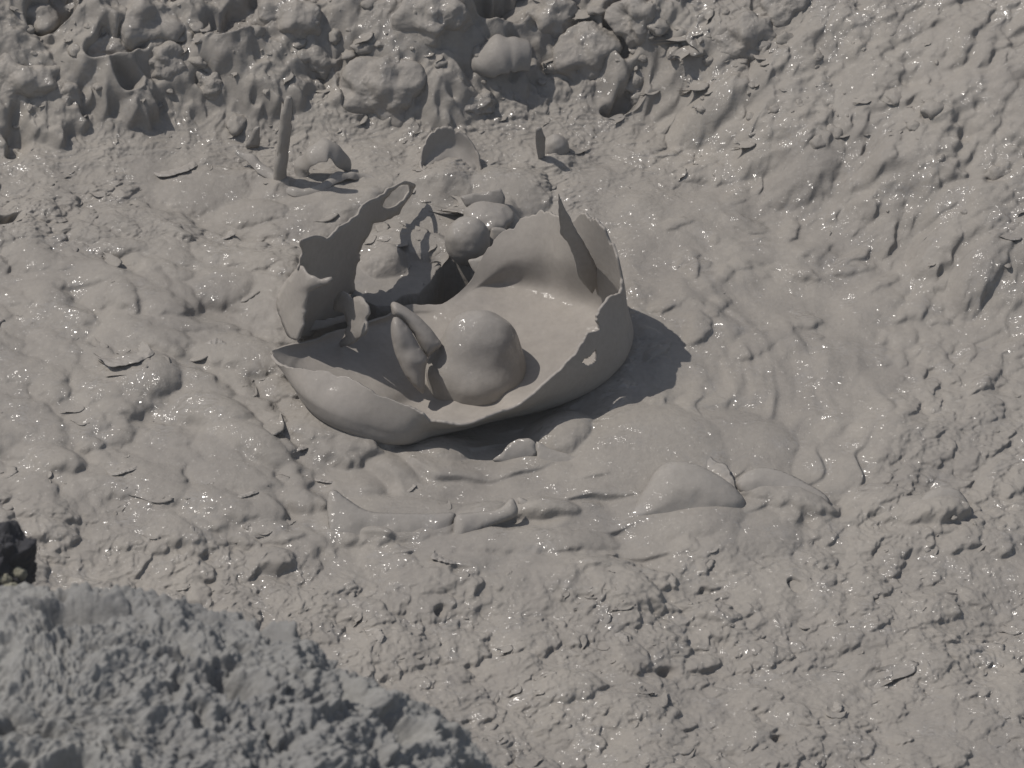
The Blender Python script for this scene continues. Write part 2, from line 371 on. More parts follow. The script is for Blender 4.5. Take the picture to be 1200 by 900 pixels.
# bank: big clods, then smaller ones heaped on them
rnd = lambda a, b, r: r.uniform(0, 6.28)
many(300, (-60, -60, 1260, 330), (.018, .05), (.5, .9), (.012, .026), rnd, z_bank, 1, kind='ball', warp=3.5, sink=.004)
many(1500, (-60, -60, 1260, 420), (.006, .018), (.45, .95), (.004, .010), rnd, z_bank, 2, kind='ball', warp=1.6, sink=.002)
# oriented tongues on the right-hand slope
many(500, (760, 0, 1260, 640), (.012, .036), (.3, .6), (.003, .008), lambda a, b, r: r.normal(.9, .45), z_rough, 3, tilt=-.2)
# left flow: tongues pushed away from the bubble
many(420, (-60, 270, 430, 640), (.022, .055), (.34, .62), (.007, .014), lambda a, b, r: r.normal(-.62, .28), z_rough, 4, tilt=.35, warp=1.2)
many(520, (-60, 210, 480, 420), (.008, .022), (.4, .8), (.003, .006), lambda a, b, r: r.normal(-.3, .8), z_rough, 5, True, tilt=.3)
# the spattered pool everywhere
many(2600, (-60, 560, 1260, 960), (.006, .024), (.4, .9), (.002, .006), lambda a, b, r: r.normal(-.2, .9), z_rough, 6, True, tilt=.3, warp=1.6)
many(900, (740, 300, 1260, 640), (.005, .018), (.4, .9), (.0015, .005), lambda a, b, r: r.normal(.5, .9), z_rough, 7, True, tilt=.2, warp=1.3)
many(60, (-60, 640, 1260, 920), (.02, .05), (.5, .8), (.006, .012), lambda a, b, r: r.normal(-.1, .6), z_rough, 8, tilt=.3, warp=1.8)
# calm mud round the bubble: broad sweeping ridges
rr_c = np.hypot((X + .02) , (Y + .0) * 1.05)
sw = rr_c + .03 * fbm(X * 5, Y * 5, 3, 80); an = np.arctan2(Y, X)
H += z_calm * fade * (.0035 * ridged(sw * 11, an * 1.3, 2, 82) + .0022 * perlin(sw * 34, an * 2.2, 83) + .0009 * perlin(sw * 85, an * 4, 84)) * smooth(.7, .5, rr_c)
ph_ = (sw * 1.0 + .05 * perlin(X * 4 + 3, Y * 7, 131) + .012 * perlin(X * 14, Y * 22, 132)) / .046; saw = ph_ - np.floor(ph_); saw = np.minimum(saw / .86, (1 - saw) / .14)
front = smooth(.10, -.12, Y + .25 * X)
H += z_calm * fade * front * (.0085 * saw * smooth(-.3, .35, perlin(X * 7, Y * 9, 133) + .15))
def F(px, py, rx, ry, rot, h, kind='lobe', **k):
    w = S(px, py)[0]; stamp(w[0], w[1], rx, ry, rot, h, kind, **k)
# ---- folds and lobes one can point to in the photograph
F(770, 535, .10, .09, 0, .017, tilt=.1, warp=.4, p=2.6)                 # pale mound that carries the edge of the shadow
F(850, 525, .075, .06, -.5, .007, tilt=.1, warp=.4, p=3); F(885, 560, .055, .04, -.6, .006, p=3)
F(905, 585, .055, .022, -.35, .014); F(935, 590, .045, .02, -.5, .013)
F(1030, 590, .04, .03, -.2, .014, tilt=.3); F(1085, 605, .055, .03, -.1, .020, tilt=.45)
F(660, 512, .045, .045, 0, .020, p=2.4, warp=.5)                     # rounded lobe inside the shadow
F(520, 530, .040, .035, 0, .012, p=2.4, warp=.5)
F(795, 608, .090, .060, -.15, .018, p=2.8, warp=.3, tilt=.3)        # smooth swell under the curled lip
F(885, 625, .055, .045, -.3, .007, p=3, warp=.4)
F(600, 640, .13, .03, .05, .010, tilt=.2)
F(470, 615, .095, .05, -.08, .018, tilt=.1, warp=.5, p=5); F(565, 612, .04, .03, .5, .016, warp=.4)
F(640, 602, .045, .018, -.1, .014, p=3, warp=.4)
F(165, 450, .062, .05, -.35, .024, tilt=.35, p=3, warp=.5); F(120, 465, .04, .05, -.9, .012, tilt=.3)
F(250, 490, .06, .035, -.5, .020, tilt=.3, warp=.6); F(290, 525, .08, .03, -.75, .018, tilt=.2, warp=.6)
F(205, 390, .07, .02, .05, .010, tilt=.4); F(265, 340, .05, .04, .1, .012, tilt=.3)
F(150, 300, .05, .02, -.1, .012, p=3); F(60, 545, .05, .025, -.5, .014, tilt=.35); F(130, 580, .045, .02, -.4, .012, tilt=.35)
F(240, 225, .06, .05, 0, .009); F(290, 250, .055, .03, -.1, .010, tilt=.3)
F(665, 812, .042, .03, .1, .010, p=5); F(320, 665, .03, .022, 0, .016, p=4)
F(450, 300, .03, .03, 0, .018, tilt=.4); F(485, 280, .06, .03, -.2, .012, tilt=.2); F(300, 295, .022, .016, 0, .014, 'ball')
F(600, 225, .05, .05, .5, .012); F(575, 250, .04, .04, .5, .015, tilt=.3)
F(840, 130, .05, .03, .3, .02, p=3); F(950, 205, .05, .03, .4, .012, p=3)
for a, b, c, d in ((905, 95, .03, .02), (1100, 300, .045, .03), (1040, 200, .035, .02), (1150, 330, .05, .028)): F(a, b, c, d, .9, .018, 'ball', warp=2)
for a, b, rx, ry, h in ((527, 212, .050, .050, .016), (370, 215, .07, .03, .010), (548, 292, .045, .035, .012), (650, 190, .04, .03, .012), (330, 222, .025, .025, .012), (300, 205, .04, .02, .008), (585, 262, .05, .04, .014)): F(a, b, rx, ry, .2, h, 'hump')
# medium folded relief, stronger where the mud is rough
wx = X + .010 * fbm(X * 16, Y * 16, 2, 90); wy = Y + .010 * fbm(X * 16, Y * 16, 2, 94)
H += fade * z_rough * (.0018 * ridged(wx * 24, wy * 32, 3, 96) * (1 - .8 * z_left) * (1 - .4 * z_slope) + (.0016 * np.abs(perlin(wx * 70, wy * 95, 99)) + .0011 * perlin(wx * 170, wy * 210, 101) + .0006 * perlin(wx * 330, wy * 360, 102)) * (.35 + .65 * patchy) * (1 - .85 * z_left) * (1 - .5 * z_slope))
H += fade * z_bank * (.005 * ridged(wx * 28, wy * 28, 3, 104) + .003 * np.abs(perlin(wx * 75, wy * 75, 107)) * patchy + .0016 * ridged(wx * 110, wy * 110, 2, 111))
# the open throat of the bubble behind the cup floor, and shaded clefts
def dig(poly, depth, soft=2.0):
    q = P(np.array([p[0] for p in poly], float), np.array([p[1] for p in poly], float))[:, :2]
    x0, y0 = q.min(0) - .02; x1, y1 = q.max(0) + .02; j0, i0 = idx(x0, y0); j1, i1 = idx(x1, y1); s = (slice(j0, j1), slice(i0, i1))
    xx = X[s] + WX[s] * .3; yy = Y[s] + WY[s] * .3; ins = inpoly(xx, yy, q); d = distpoly(xx, yy, q)
    H[s] = np.where(ins, np.minimum(H[s], -.0 - depth * smooth(0, .003, d)), H[s])
THROAT = [(352, 402), (356, 372), (372, 352), (415, 338), (440, 352), (458, 352), (470, 340), (492, 336), (505, 322), (512, 308), (520, 301), (535, 300), (550, 307), (556, 318), (573, 328), (609, 331), (614, 345), (590, 375), (500, 390), (420, 395)]
RENT = [(350, 425), (372, 410), (420, 396), (470, 375), (530, 378), (590, 362), (650, 366), (705, 385), (716, 412), (695, 440), (640, 462), (570, 484), (510, 498), (450, 500), (400, 486), (365, 455)]
for a, b, rx, ry, rt, h in ((590, 30, .05, .02, .3, .06), (735, 45, .03, .05, 0, .05), (730, 120, .03, .012, .6, .03), (20, 165, .014, .03, 0, .015), (8, 262, .018, .008, 0, .02),
                            (62, 30, .035, .02, .3, .06), (285, 45, .06, .025, .5, .035), (135, 85, .04, .015, .3, .035), (420, 125, .018, .014, 0, .04), (150, 120, .02, .012, 0, .03), (1135, 597, .007, .012, 0, .02),
                            (932, 691, .008, .006, 0, .02), (835, 695, .02, .004, .3, .012), (520, 722, .007, .005, 0, .01), (780, 790, .01, .006, 0, .015), (912, 872, .01, .008, 0, .015)):
    F(a, b, rx, ry, rt, h, 'pit', warp=2)
# noses of the folds overhang down-slope to the right: shift the sheet sideways by its local relief
for _ in range(3):
    gy, gx = np.gradient(H); g = np.hypot(gy / np.gradient(YA)[:, None], gx / np.gradient(XA)[None]); g = np.minimum(blur(smooth(1.0, 2.2, g), 2) * 1.6, 1) * fade
    if _ == 0: g *= 1
    H = H * (1 - g) + blur(H, 3) * g
dig(THROAT, .22); dig(RENT, .06)
Hb = blur(blur(H, 2), 2); kb = np.clip(.50 * z_bank + .62 * z_calm + .8 * z_left + .6 * z_slope, 0, .9) ; H = H * (1 - kb) + Hb * kb
H = .5 * H + .125 * (np.roll(H, 1, 0) + np.roll(H, -1, 0) + np.roll(H, 1, 1) + np.roll(H, -1, 1))
rel = np.clip(H - blur(blur(H, 7), 7), -.006, .008) * fade * (1 - z_bowl)
rel = blur(rel, 1)
OX = .9 * rel * (1 - .5 * z_bank); OY = -(.9 * rel) * (1 - .3 * z_bank)
V = np.stack([X + OX, Y + OY, H], -1).reshape(-1, 3)
ground = link_mesh('mud_ground', V, grid_faces(len(YA), len(XA))[:, ::-1], M_GROUND); tag(ground, kind='structure')
def hz(px, py):
    w = S(px, py)[0]; return np.array([w[0], w[1], at(H, w[0], w[1])])
def cast(px, py):
    "point on the finished mud under this bearing"
    d = raydir(np.array(float(px)), np.array(float(py)))
    for k in range(600):
        t = (.5 - CP[2]) / d[2] + k * .0016; q = CP + d * t
        if q[2] <= at(H, q[0], q[1]): return q
    return q
def up(px, py, z): return P(np.array(float(px)), np.array(float(py)), z)
# ------------------------------------------------------------------ the burst bubble
root = thing('mud_bubble', P(np.array(545.), np.array(440.), 0), 'large burst mud bubble with a torn, petal-like wall standing open in the pool', 'mud bubble')
C0 = (560, 428, -.018)
st = [ # floor centre, floor edge, lower wall, upper wall, rim; clockwise in the picture from the left tip
 [C0, (500, 420, -.020), (372, 425, .010), (338, 424, .026), (316, 412, .048)],
 [C0, (490, 438, -.024), (368, 458, .008), (342, 448, .034), (332, 427, .058)],
 [C0, (480, 455, -.028), (385, 488, .008), (362, 470, .044), (358, 433, .070)],
 [C0, (480, 472, -0.036), (415, 506, .008), (398, 488, .044), (398, 437, .076)],
 [C0, (500, 480, -0.036), (448, 516, .006), (436, 500, .036), (436, 457, .074)],
 [C0, (520, 484, -0.026), (482, 518, .004), (476, 508, .030), (478, 475, .064)],
 [C0, (540, 482, -0.026), (512, 508, .004), (507, 502, .026), (508, 489, .056)],
 [C0, (560, 480, -0.026), (548, 500, .004), (544, 499, .024), (545, 497, .050)],
 [C0, (580, 475, -0.026), (585, 490, .004), (583, 488, .028), (581, 484, .056)],
 [C0, (600, 470, -0.016), (628, 482, .004), (626, 474, .034), (614, 469, .062)],
 [C0, (620, 460, -0.016), (668, 468, .006), (664, 456, .040), (650, 437, .078)],
 [C0, (635, 448, -0.016), (702, 450, .006), (700, 430, .050), (678, 405, .096)],
 [C0, (640, 428, -.014), (724, 428, .006), (724, 400, .058), (692, 380, .112)],
 [C0, (645, 412, -.010), (733, 404, .008), (733, 374, .062), (708, 352, .122)],
 [C0, (645, 402, -.008), (730, 388, .014), (733, 356, .070), (726, 326, .124)],
 [C0, (640, 394, -.006), (718, 374, .018), (727, 332, .085), (718, 284, .148)],
 [C0, (632, 388, -.006), (702, 364, .016), (709, 316, .085), (701, 258, .158)],
 [C0, (622, 384, -.006), (684, 356, .012), (687, 306, .080), (684, 247, .150)],
 [C0, (612, 380, -.006), (664, 350, .008), (664, 302, .066), (662, 256, .112)],
 [C0, (604, 378, -.006), (644, 345, .004), (642, 296, .054), (641, 236, .106)],
 [C0, (596, 378, -.006), (626, 341, .002), (616, 300, .044), (611, 256, .078)],
 [C0, (588, 378, -.006), (606, 338, .000), (594, 306, .034), (584, 276, .056)],
 [C0, (580, 378, -.006), (584, 338, -.002), (576, 320, .018), (566, 300, .034)],
 [C0, (568, 381, -.008), (560, 346, -.002), (555, 338, .001), (549, 332, .006)],
 [C0, (552, 388, -.010), (532, 368, -.004), (526, 361, -.002), (521, 355, .000)],
 [C0, (540, 392, -.012), (514, 370, -.006), (507, 363, -.003), (500, 357, .000)],
 [C0, (525, 398, -.016), (492, 374, -.010), (482, 365, -.004), (474, 358, .002)],
 [C0, (515, 400, -.016), (465, 386, -.008), (450, 379, -.003), (443, 373, .008)],
 [C0, (510, 405, -.016), (440, 396, -.002), (414, 390, .008), (401, 384, .018)],
 [C0, (505, 412, -.018), (402, 410, .003), (370, 404, .016), (352, 400, .032)],
]
cup = loft('bubble_cup', st, n=900, m=110, th=.0035, jag=.055, seed=2, parent=root, wr=.0014,
    holes=[([(680, 424), (684, 420), (691, 417), (697, 409), (699, 416), (697, 424), (688, 428)], 60, 110)])
tag(cup)
T = lambda q: [(280 + a * .25, 180 + b * .25) for a, b in q]     # enlarged-crop coordinates -> picture coordinates
D = T([(285, 410), (350, 385), (415, 395), (480, 330), (560, 280), (572, 248), (620, 215), (680, 190), (690, 165), (780, 125), (832, 140), (800, 200), (755, 280), (680, 315), (625, 325), (600, 390), (560, 450), (562, 500), (535, 570), (552, 670), (510, 655), (500, 760), (400, 800), (318, 860), (290, 865), (300, 700), (330, 600), (275, 545), (295, 470)])
Dh = T([(665, 245), (690, 262), (735, 250), (775, 215), (803, 170), (795, 140), (755, 145), (705, 190)])
o = sheet('torn_wall', D, [(335, 410), (360, 396), (395, 360), (428, 316), (455, 276), (492, 226)], lean=-.12, th=.0025, holes=[Dh], seed=4, jag=1.0, parent=root, wob=.003)
tag(o, 'dark ragged torn wall with an oval hole near its tip')
E = T([(300, 520), (320, 560), (350, 570), (380, 592), (435, 575), (440, 605), (380, 625), (330, 655), (318, 700), (302, 820), (277, 882), (240, 868), (205, 800), (182, 740), (180, 680), (205, 625), (255, 560), (285, 520)])
tag(sheet('petal', E, [(318, 394), (340, 422), (362, 452), (395, 458)], lean=.4, th=.0025, seed=8, parent=root, bulge=.012, jag=.6), 'pale upright petal at the left end')
Fp = T([(490, 645), (455, 680), (443, 730), (500, 752), (510, 800), (500, 850), (463, 905), (470, 915), (540, 890), (600, 840), (602, 770), (617, 750), (600, 705), (570, 668), (520, 680), (505, 650)])
tag(sheet('petal', Fp, [(390, 400), (415, 430), (440, 460)], lean=.4, th=.0025, seed=9, parent=root, bulge=.008, jag=.9), 'small pale forked petal')
tag(sheet('ledge', T([(318, 770), (360, 790), (430, 775), (508, 752), (508, 785), (440, 812), (370, 832), (325, 830), (310, 800)]), [(350, 402), (410, 394)], lean=1.0, th=.003, seed=12, parent=root), None)
U = lambda q: [(480 + a * .3, 180 + b * .3) for a, b in q]
Ap = U([(580, 146), (598, 190), (620, 235), (650, 300), (682, 350), (715, 410), (738, 455), (752, 490), (765, 550), (768, 640), (740, 740), (690, 790), (660, 780), (688, 690), (712, 640), (738, 560), (722, 520), (713, 548), (680, 510), (655, 470), (648, 430), (640, 400), (615, 345), (588, 312), (583, 240)])
tag(sheet('petal', Ap, [(650, 384), (680, 380), (712, 366)], lean=-.10, th=.003, seed=14, parent=root, wob=.003, jag=.5), 'narrow dark petal ending in a tall point')
G = lambda q: [(430 + a * .1833, 330 + b * .1833) for a, b in q]
# the pair of swollen fins and the round dome rising in the cup
t = thing('mud_fins', P(np.array(488.), np.array(450.), 0), 'pair of closed, leaf-shaped mud fins leaning on each other left of the round dome', 'mud fins')
pod('fin', G([(165, 235), (152, 320), (172, 430), (205, 520), (250, 610), (310, 680), (362, 712), (372, 620), (375, 550), (388, 490), (340, 420), (290, 330), (240, 270), (200, 232)]), 448, .016, 3, M_SHEET, t, lean=.5)
pod('fin', G([(152, 150), (178, 128), (250, 165), (330, 222), (400, 290), (450, 355), (478, 400), (455, 430), (400, 475), (385, 482), (340, 415), (290, 325), (240, 262), (200, 226), (165, 215)]), 434, .016, 5, M_SHEET, t, lean=.5)
cg = P(np.array(558.), np.array(462.), .0)
t = thing('mud_dome', cg, 'smooth round mud dome with a shoulder seam, inside the large burst bubble', 'mud dome')
def revolve(name, c, prof, mat, parent, n=128, seed=0, amp=.03, sq=(1, 1)):
    pr = catmull(np.array(prof), 70, False); th = np.linspace(0, 2 * np.pi, n, endpoint=False)
    a, r = np.meshgrid(th, pr[:, 0], indexing='ij'); z = np.broadcast_to(pr[:, 1], r.shape)
    p = np.stack([r * np.cos(a) * sq[0], r * np.sin(a) * sq[1], z], -1).reshape(-1, 3)
    p[:, :2] *= (1 + amp * noise3(p, 12, seed))[:, None]
    return link_mesh(name, p + np.asarray(c), grid_faces(n, 70, True), mat, parent)
def dome_mesh():
    n, m = 200, 160; th = np.linspace(0, 2 * np.pi, n, endpoint=False); ph = np.linspace(.001, 2.4, m); a, b = np.meshgrid(th, ph, indexing='ij')
    d = np.stack([np.cos(a) * np.sin(b), np.sin(a) * np.sin(b), np.cos(b)], -1).reshape(-1, 3); g0 = P(np.array(558.), np.array(438.), -.022); o = g0 + [0, 0, .008]
    def hit(c, r):
        r = np.asarray(r); oc = (o - c) / r; dd = d / r; A = (dd ** 2).sum(1); B = (dd * oc).sum(1); Cc = (oc ** 2).sum() - 1; return (-B + np.sqrt(np.maximum(B * B - A * Cc, 0))) / A
    body = g0 + [-.001, -.004, .008]
    t1 = np.where(d[:, 2] > 0, hit(body, (.0575, .052, .036)), hit(body, (.0575, .052, .11))); t2 = hit(g0 + [.005, .008, .034], (.0435, .042, .043))
    k = .018; t_ = np.maximum(t1, t2) + .25 * k * np.clip(1 - np.abs(t1 - t2) / k, 0, 1) ** 2
    p = d * t_[:, None]; p = p * (1 + .08 * noise3(p, 18, 3) + .012 * noise3(p, 60, 6))[:, None]
    return link_mesh('body', p + o, grid_faces(n, m, True), M_BLOB, t)
dome_mesh()
# ------------------------------------------------------------------ splash figures behind the bubble
b = up(328, 214, .010)
t = thing('mud_spike', b, 'tall thin spike of mud standing upright at the upper left', 'mud spike')
pth = [up(327, 217, .004), up(329, 195, .035), up(333, 165, .075), up(336, 140, .108), up(338, 122, .132), up(339, 112, .145)]
C = catmull(np.array(pth), 50, False); n = 20; aa = np.linspace(0, 2 * np.pi, n, endpoint=False)
rad = np.interp(np.linspace(0, 1, 50), [0, .15, .6, .85, .97, 1], [.0085, .0075, .0068, .0058, .0035, .0004])
Vv = C[:, None] + (rad * (1 + .25 * noise3(C, 45, 2)))[:, None, None] * np.stack([np.cos(aa), np.sin(aa), 0 * aa], -1)[None]
Vv = Vv.reshape(-1, 3) + .0025 * noise3(Vv.reshape(-1, 3), 45, 3)[:, None]
link_mesh('shaft', Vv, grid_faces(50, n).reshape(-1, 4), M_BLOB, t)
kk = np.array([[i * n + n - 1, (i + 1) * n + n - 1, (i + 1) * n, i * n] for i in range(49)]); me = None
link_mesh('rib', np.concatenate([C + [-.0062, -.003, 0], C + [-.0082, .002, 0], C + [-.002, .004, 0]]), np.concatenate([[[i, i + 1, 51 + i, 50 + i], [50 + i, 51 + i, 101 + i, 100 + i]] for i in range(4, 40)]), M_BLOB, t)
t = thing('mud_curl', up(375, 205, 0), 'looping ribbon of mud arched beside the foot of the tall spike', 'mud curl')
ribbon('ribbon', [up(276, 178, .018), up(292, 188, .014), up(312, 203, .010), up(330, 214, .006)], [.006, .016, .018, .014], .003, 1, M_BLOB, t, arch=.35)
ribbon('ribbon', [up(330, 212, .008), up(348, 210, .010), (up(356, 196, .024)), up(366, 182, .044), up(384, 175, .050), up(400, 184, .036), up(408, 202, .008)], [.012, .020, .026, .030, .030, .026, .010], .002, 2, M_BLOB, t, up=(0, -.35, 1), arch=.12)
ribbon('ribbon', [up(324, 216, .006), up(345, 226, .008), up(372, 222, .012), up(400, 207, .016), up(424, 207, .008), up(446, 214, .006)], [.005, .016, .018, .014, .014, .006], .003, 3, M_BLOB, t, arch=.35)
# small open cup
t = thing('small_mud_cup', up(528, 190, .0), 'small open mud cup behind the bubble, its inner wall shaded on the left', 'mud cup')
cc = (526, 203, .004); 
sts = []
for k in range(14):
    a = 2 * math.pi * k / 14; ex, ey = math.cos(a), math.sin(a)
    hgt = .010 + .036 * max(0, ey) + .010 * max(0, -ex) ; rxx = 33 if ex > 0 else 31
    sts.append([cc, (526 + 15 * ex, 205 - 8 * ey, .004), (526 + 26 * ex, 205 - 13 * ey - 4, .012), (527 + rxx * .98 * ex, 206 - 15 * ey - hgt * 400, hgt * .5), (527 + rxx * 1.12 * ex, 206 - 17 * ey - hgt * 800, hgt)])
loft('cup_wall', sts, n=200, m=26, th=.0025, jag=.03, seed=8, parent=t, wr=.006)
# blobs and flaps behind
t = blob('mud_blob', up(548, 283, .022), (.0275, .026, .032), 3, M_BLOB, None, amp=.05, fine=.0, rotz=.3); tag(t, 'smooth egg-shaped grey mud blob just behind the bubble', 'mud blob')
def flap(name, pts, foot, label, cat, lean=.6, th=.003, seed=0, group=None, mat=None, bulge=.004, jag=.4, wob=.003):
    pts = [(float(a), float(b)) for a, b in pts]
    o = sheet(name, pts, foot, lean=lean, th=th, seed=seed, mat=mat or M_BLOB, bulge=bulge, jag=jag, wob=wob); return tag(o, label, cat, group)
flap('mud_flap', U([(195, 170), (230, 160), (300, 150), (355, 135), (372, 170), (370, 210), (340, 235), (310, 255), (270, 215), (220, 205)]), [(535, 262), (600, 262)], 'pale rounded mud flap leaning behind the grey egg-shaped blob', 'mud flap', .5, seed=31)
flap('mud_flap', U([(320, 290), (360, 288), (386, 300), (385, 330), (355, 360), (320, 375), (305, 350)]), [(570, 296), (600, 292)], 'small scoop-shaped mud flap right of the grey egg-shaped blob', 'mud flap', .6, seed=32)
flap('mud_flap', U([(225, 420), (300, 395), (370, 400), (425, 430), (435, 470), (410, 505), (380, 500), (320, 500), (262, 480), (245, 450)]), [(540, 335), (615, 335)], 'smooth mud flap hanging over the back edge of the dark throat', 'mud flap', .9, seed=33)
flap('mud_flap', [(287, 172), (292, 162), (298, 150), (304, 146), (304, 172)], [(285, 176), (305, 174)], 'small upright triangular flap left of the tall spike', 'mud flap', .1, seed=34)
flap('mud_flap', [(627, 150), (634, 147), (639, 160), (638, 192), (631, 190), (628, 172)], [(625, 196), (640, 194)], 'narrow upright flap at the foot of the upper bank above the bubble', 'mud flap', -.1, seed=35)
o = tag(blob('mud_blob', up(651, 176, .012), (.017, .016, .022), 13, M_BLOB, None, amp=.06, fine=.0), 'small smooth blob beside the narrow upright flap above the bubble', 'mud blob')
o = tag(blob('mud_blob', up(572, 255, .012), (.03, .03, .016), 14, M_BLOB, None, amp=.1, fine=.0), 'low rounded lump between the small open cup and the pointed petal', 'mud blob')
# curled lips in front of the bubble
J = lambda q: [(540 + a * .3, 400 + b * .3) for a, b in q]
flap('mud_lip', J([(188, 400), (225, 380), (270, 376), (290, 390), (298, 440), (250, 470), (180, 478), (120, 462), (160, 435)]), [(570, 545), (600, 541), (640, 545)], 'pointed mud lip standing up just in front of the bubble shadow', 'mud lip', .8, seed=41)
flap('mud_lip', J([(295, 388), (340, 420), (420, 448), (520, 478), (640, 505), (640, 516), (520, 515), (400, 510), (330, 490), (298, 460)]), [(625, 548), (735, 556)], 'long low mud fold running right from the pointed lip', 'mud lip', 1.2, seed=42)
o = curl_obj('mud_lip', cast(846, 552) + np.array([.004, .0, .004]), .55, .10, .030, .012, 9); tag(o, 'curled thin lip along the top right of the smooth swell, right of centre', 'mud lip')
t = pod('mud_swell', [(728, 612), (744, 592), (758, 568), (772, 548), (790, 541), (815, 544), (840, 556), (862, 572), (874, 590), (868, 610), (842, 624), (800, 630), (760, 625)], 603, .026, 61, M_BLOB, None, lean=1.2, wob=.001); tag(t, 'big smooth mud swell with an overhanging right edge, in front of the large bubble', 'mud swell')
t = pod('mud_fold', [(384, 580), (392, 574), (405, 583), (430, 598), (460, 601), (500, 602), (532, 601), (531, 615), (527, 632), (515, 642), (470, 645), (420, 640), (390, 628), (384, 606)], 636, .006, 51, M_BLOB, None, lean=1.5); tag(t, 'broad flat mud fold with a rounded left end in the lower middle', 'mud fold')
t = pod('mud_fold', [(536, 603), (560, 600), (585, 596), (596, 586), (602, 585), (607, 598), (602, 607), (580, 615), (560, 625), (545, 635), (532, 637), (531, 618)], 640, .006, 52, M_BLOB, None, lean=1.4); tag(t, 'short twisted mud fold ending in a sharp nose, below the bubble', 'mud fold')
t = pod('mud_fold', [(606, 583), (622, 588), (640, 597), (660, 601), (688, 603), (700, 606), (680, 608), (655, 611), (632, 611), (614, 602)], 616, .005, 53, M_BLOB, None, lean=1.6); tag(t, 'slim leaf-shaped mud fold tapering to the right, below the bubble', 'mud fold')
t = pod('mud_fold', [(862, 566), (880, 550), (905, 549), (930, 558), (965, 578), (972, 592), (950, 596), (925, 592), (900, 586), (875, 582)], 600, .007, 54, M_BLOB, None, lean=2.2); tag(t, 'wet rounded mud fold right of the smooth swell', 'mud fold')
t = pod('mud_fold', [(1078, 584), (1100, 571), (1122, 574), (1135, 590), (1136, 606), (1120, 618), (1095, 620), (1072, 610)], 620, .012, 55, M_BLOB, None, lean=1.6); tag(t, 'rounded mud lump over a dark crack near the right edge', 'mud lump')
# thin curled flakes lifted from the surface, each beside something one can find
FL = [((255, 400), .016, 2.6, 'thin curled flake left of the bubble, level with its pale petal'), ((160, 428), .03, 0.1, 'curled flake on the far left flow above the smooth humped lobe'),
      ((290, 585), .020, .1, 'arched flake over a dark hollow at the lower left of the bubble'), ((350, 532), .022, .1, 'thin arched flake under the left end of the bubble'),
      ((150, 556), .018, .1, 'arched flake among the left flow tongues'), ((380, 568), .016, -.6, 'curled flake just left of the broad flat fold'),
      ((270, 280), .014, .3, 'small curled flake behind the bubble to the left'), ((215, 205), .028, .15, 'wide low arched flake below the left bank'),
      ((485, 575), .012, .6, 'little flake on the calm mud below the bubble'), ((450, 745), .016, 1.3, 'small upright flake in the spatter below centre'),
      ((735, 748), .014, 1.5, 'dark hooked flake in the spatter at lower right of centre'), ((985, 835), .018, .8, 'hooked flake in the lower right spatter'),
      ((520, 662), .02, -.7, 'slender flake lying on the calm mud in the lower middle'), ((245, 770), .018, .4, 'thin flake at the edge of the grey boulder')]
for k, ((a, b2), r, ro, lab) in enumerate(FL):
    c = cast(a, b2)
    tag(curl_obj('mud_flake', c + np.array([0, 0, .001]), ro - 1.2, r * 2, r * .8, min(.010, r * .5), k + 3), lab, 'mud flake')
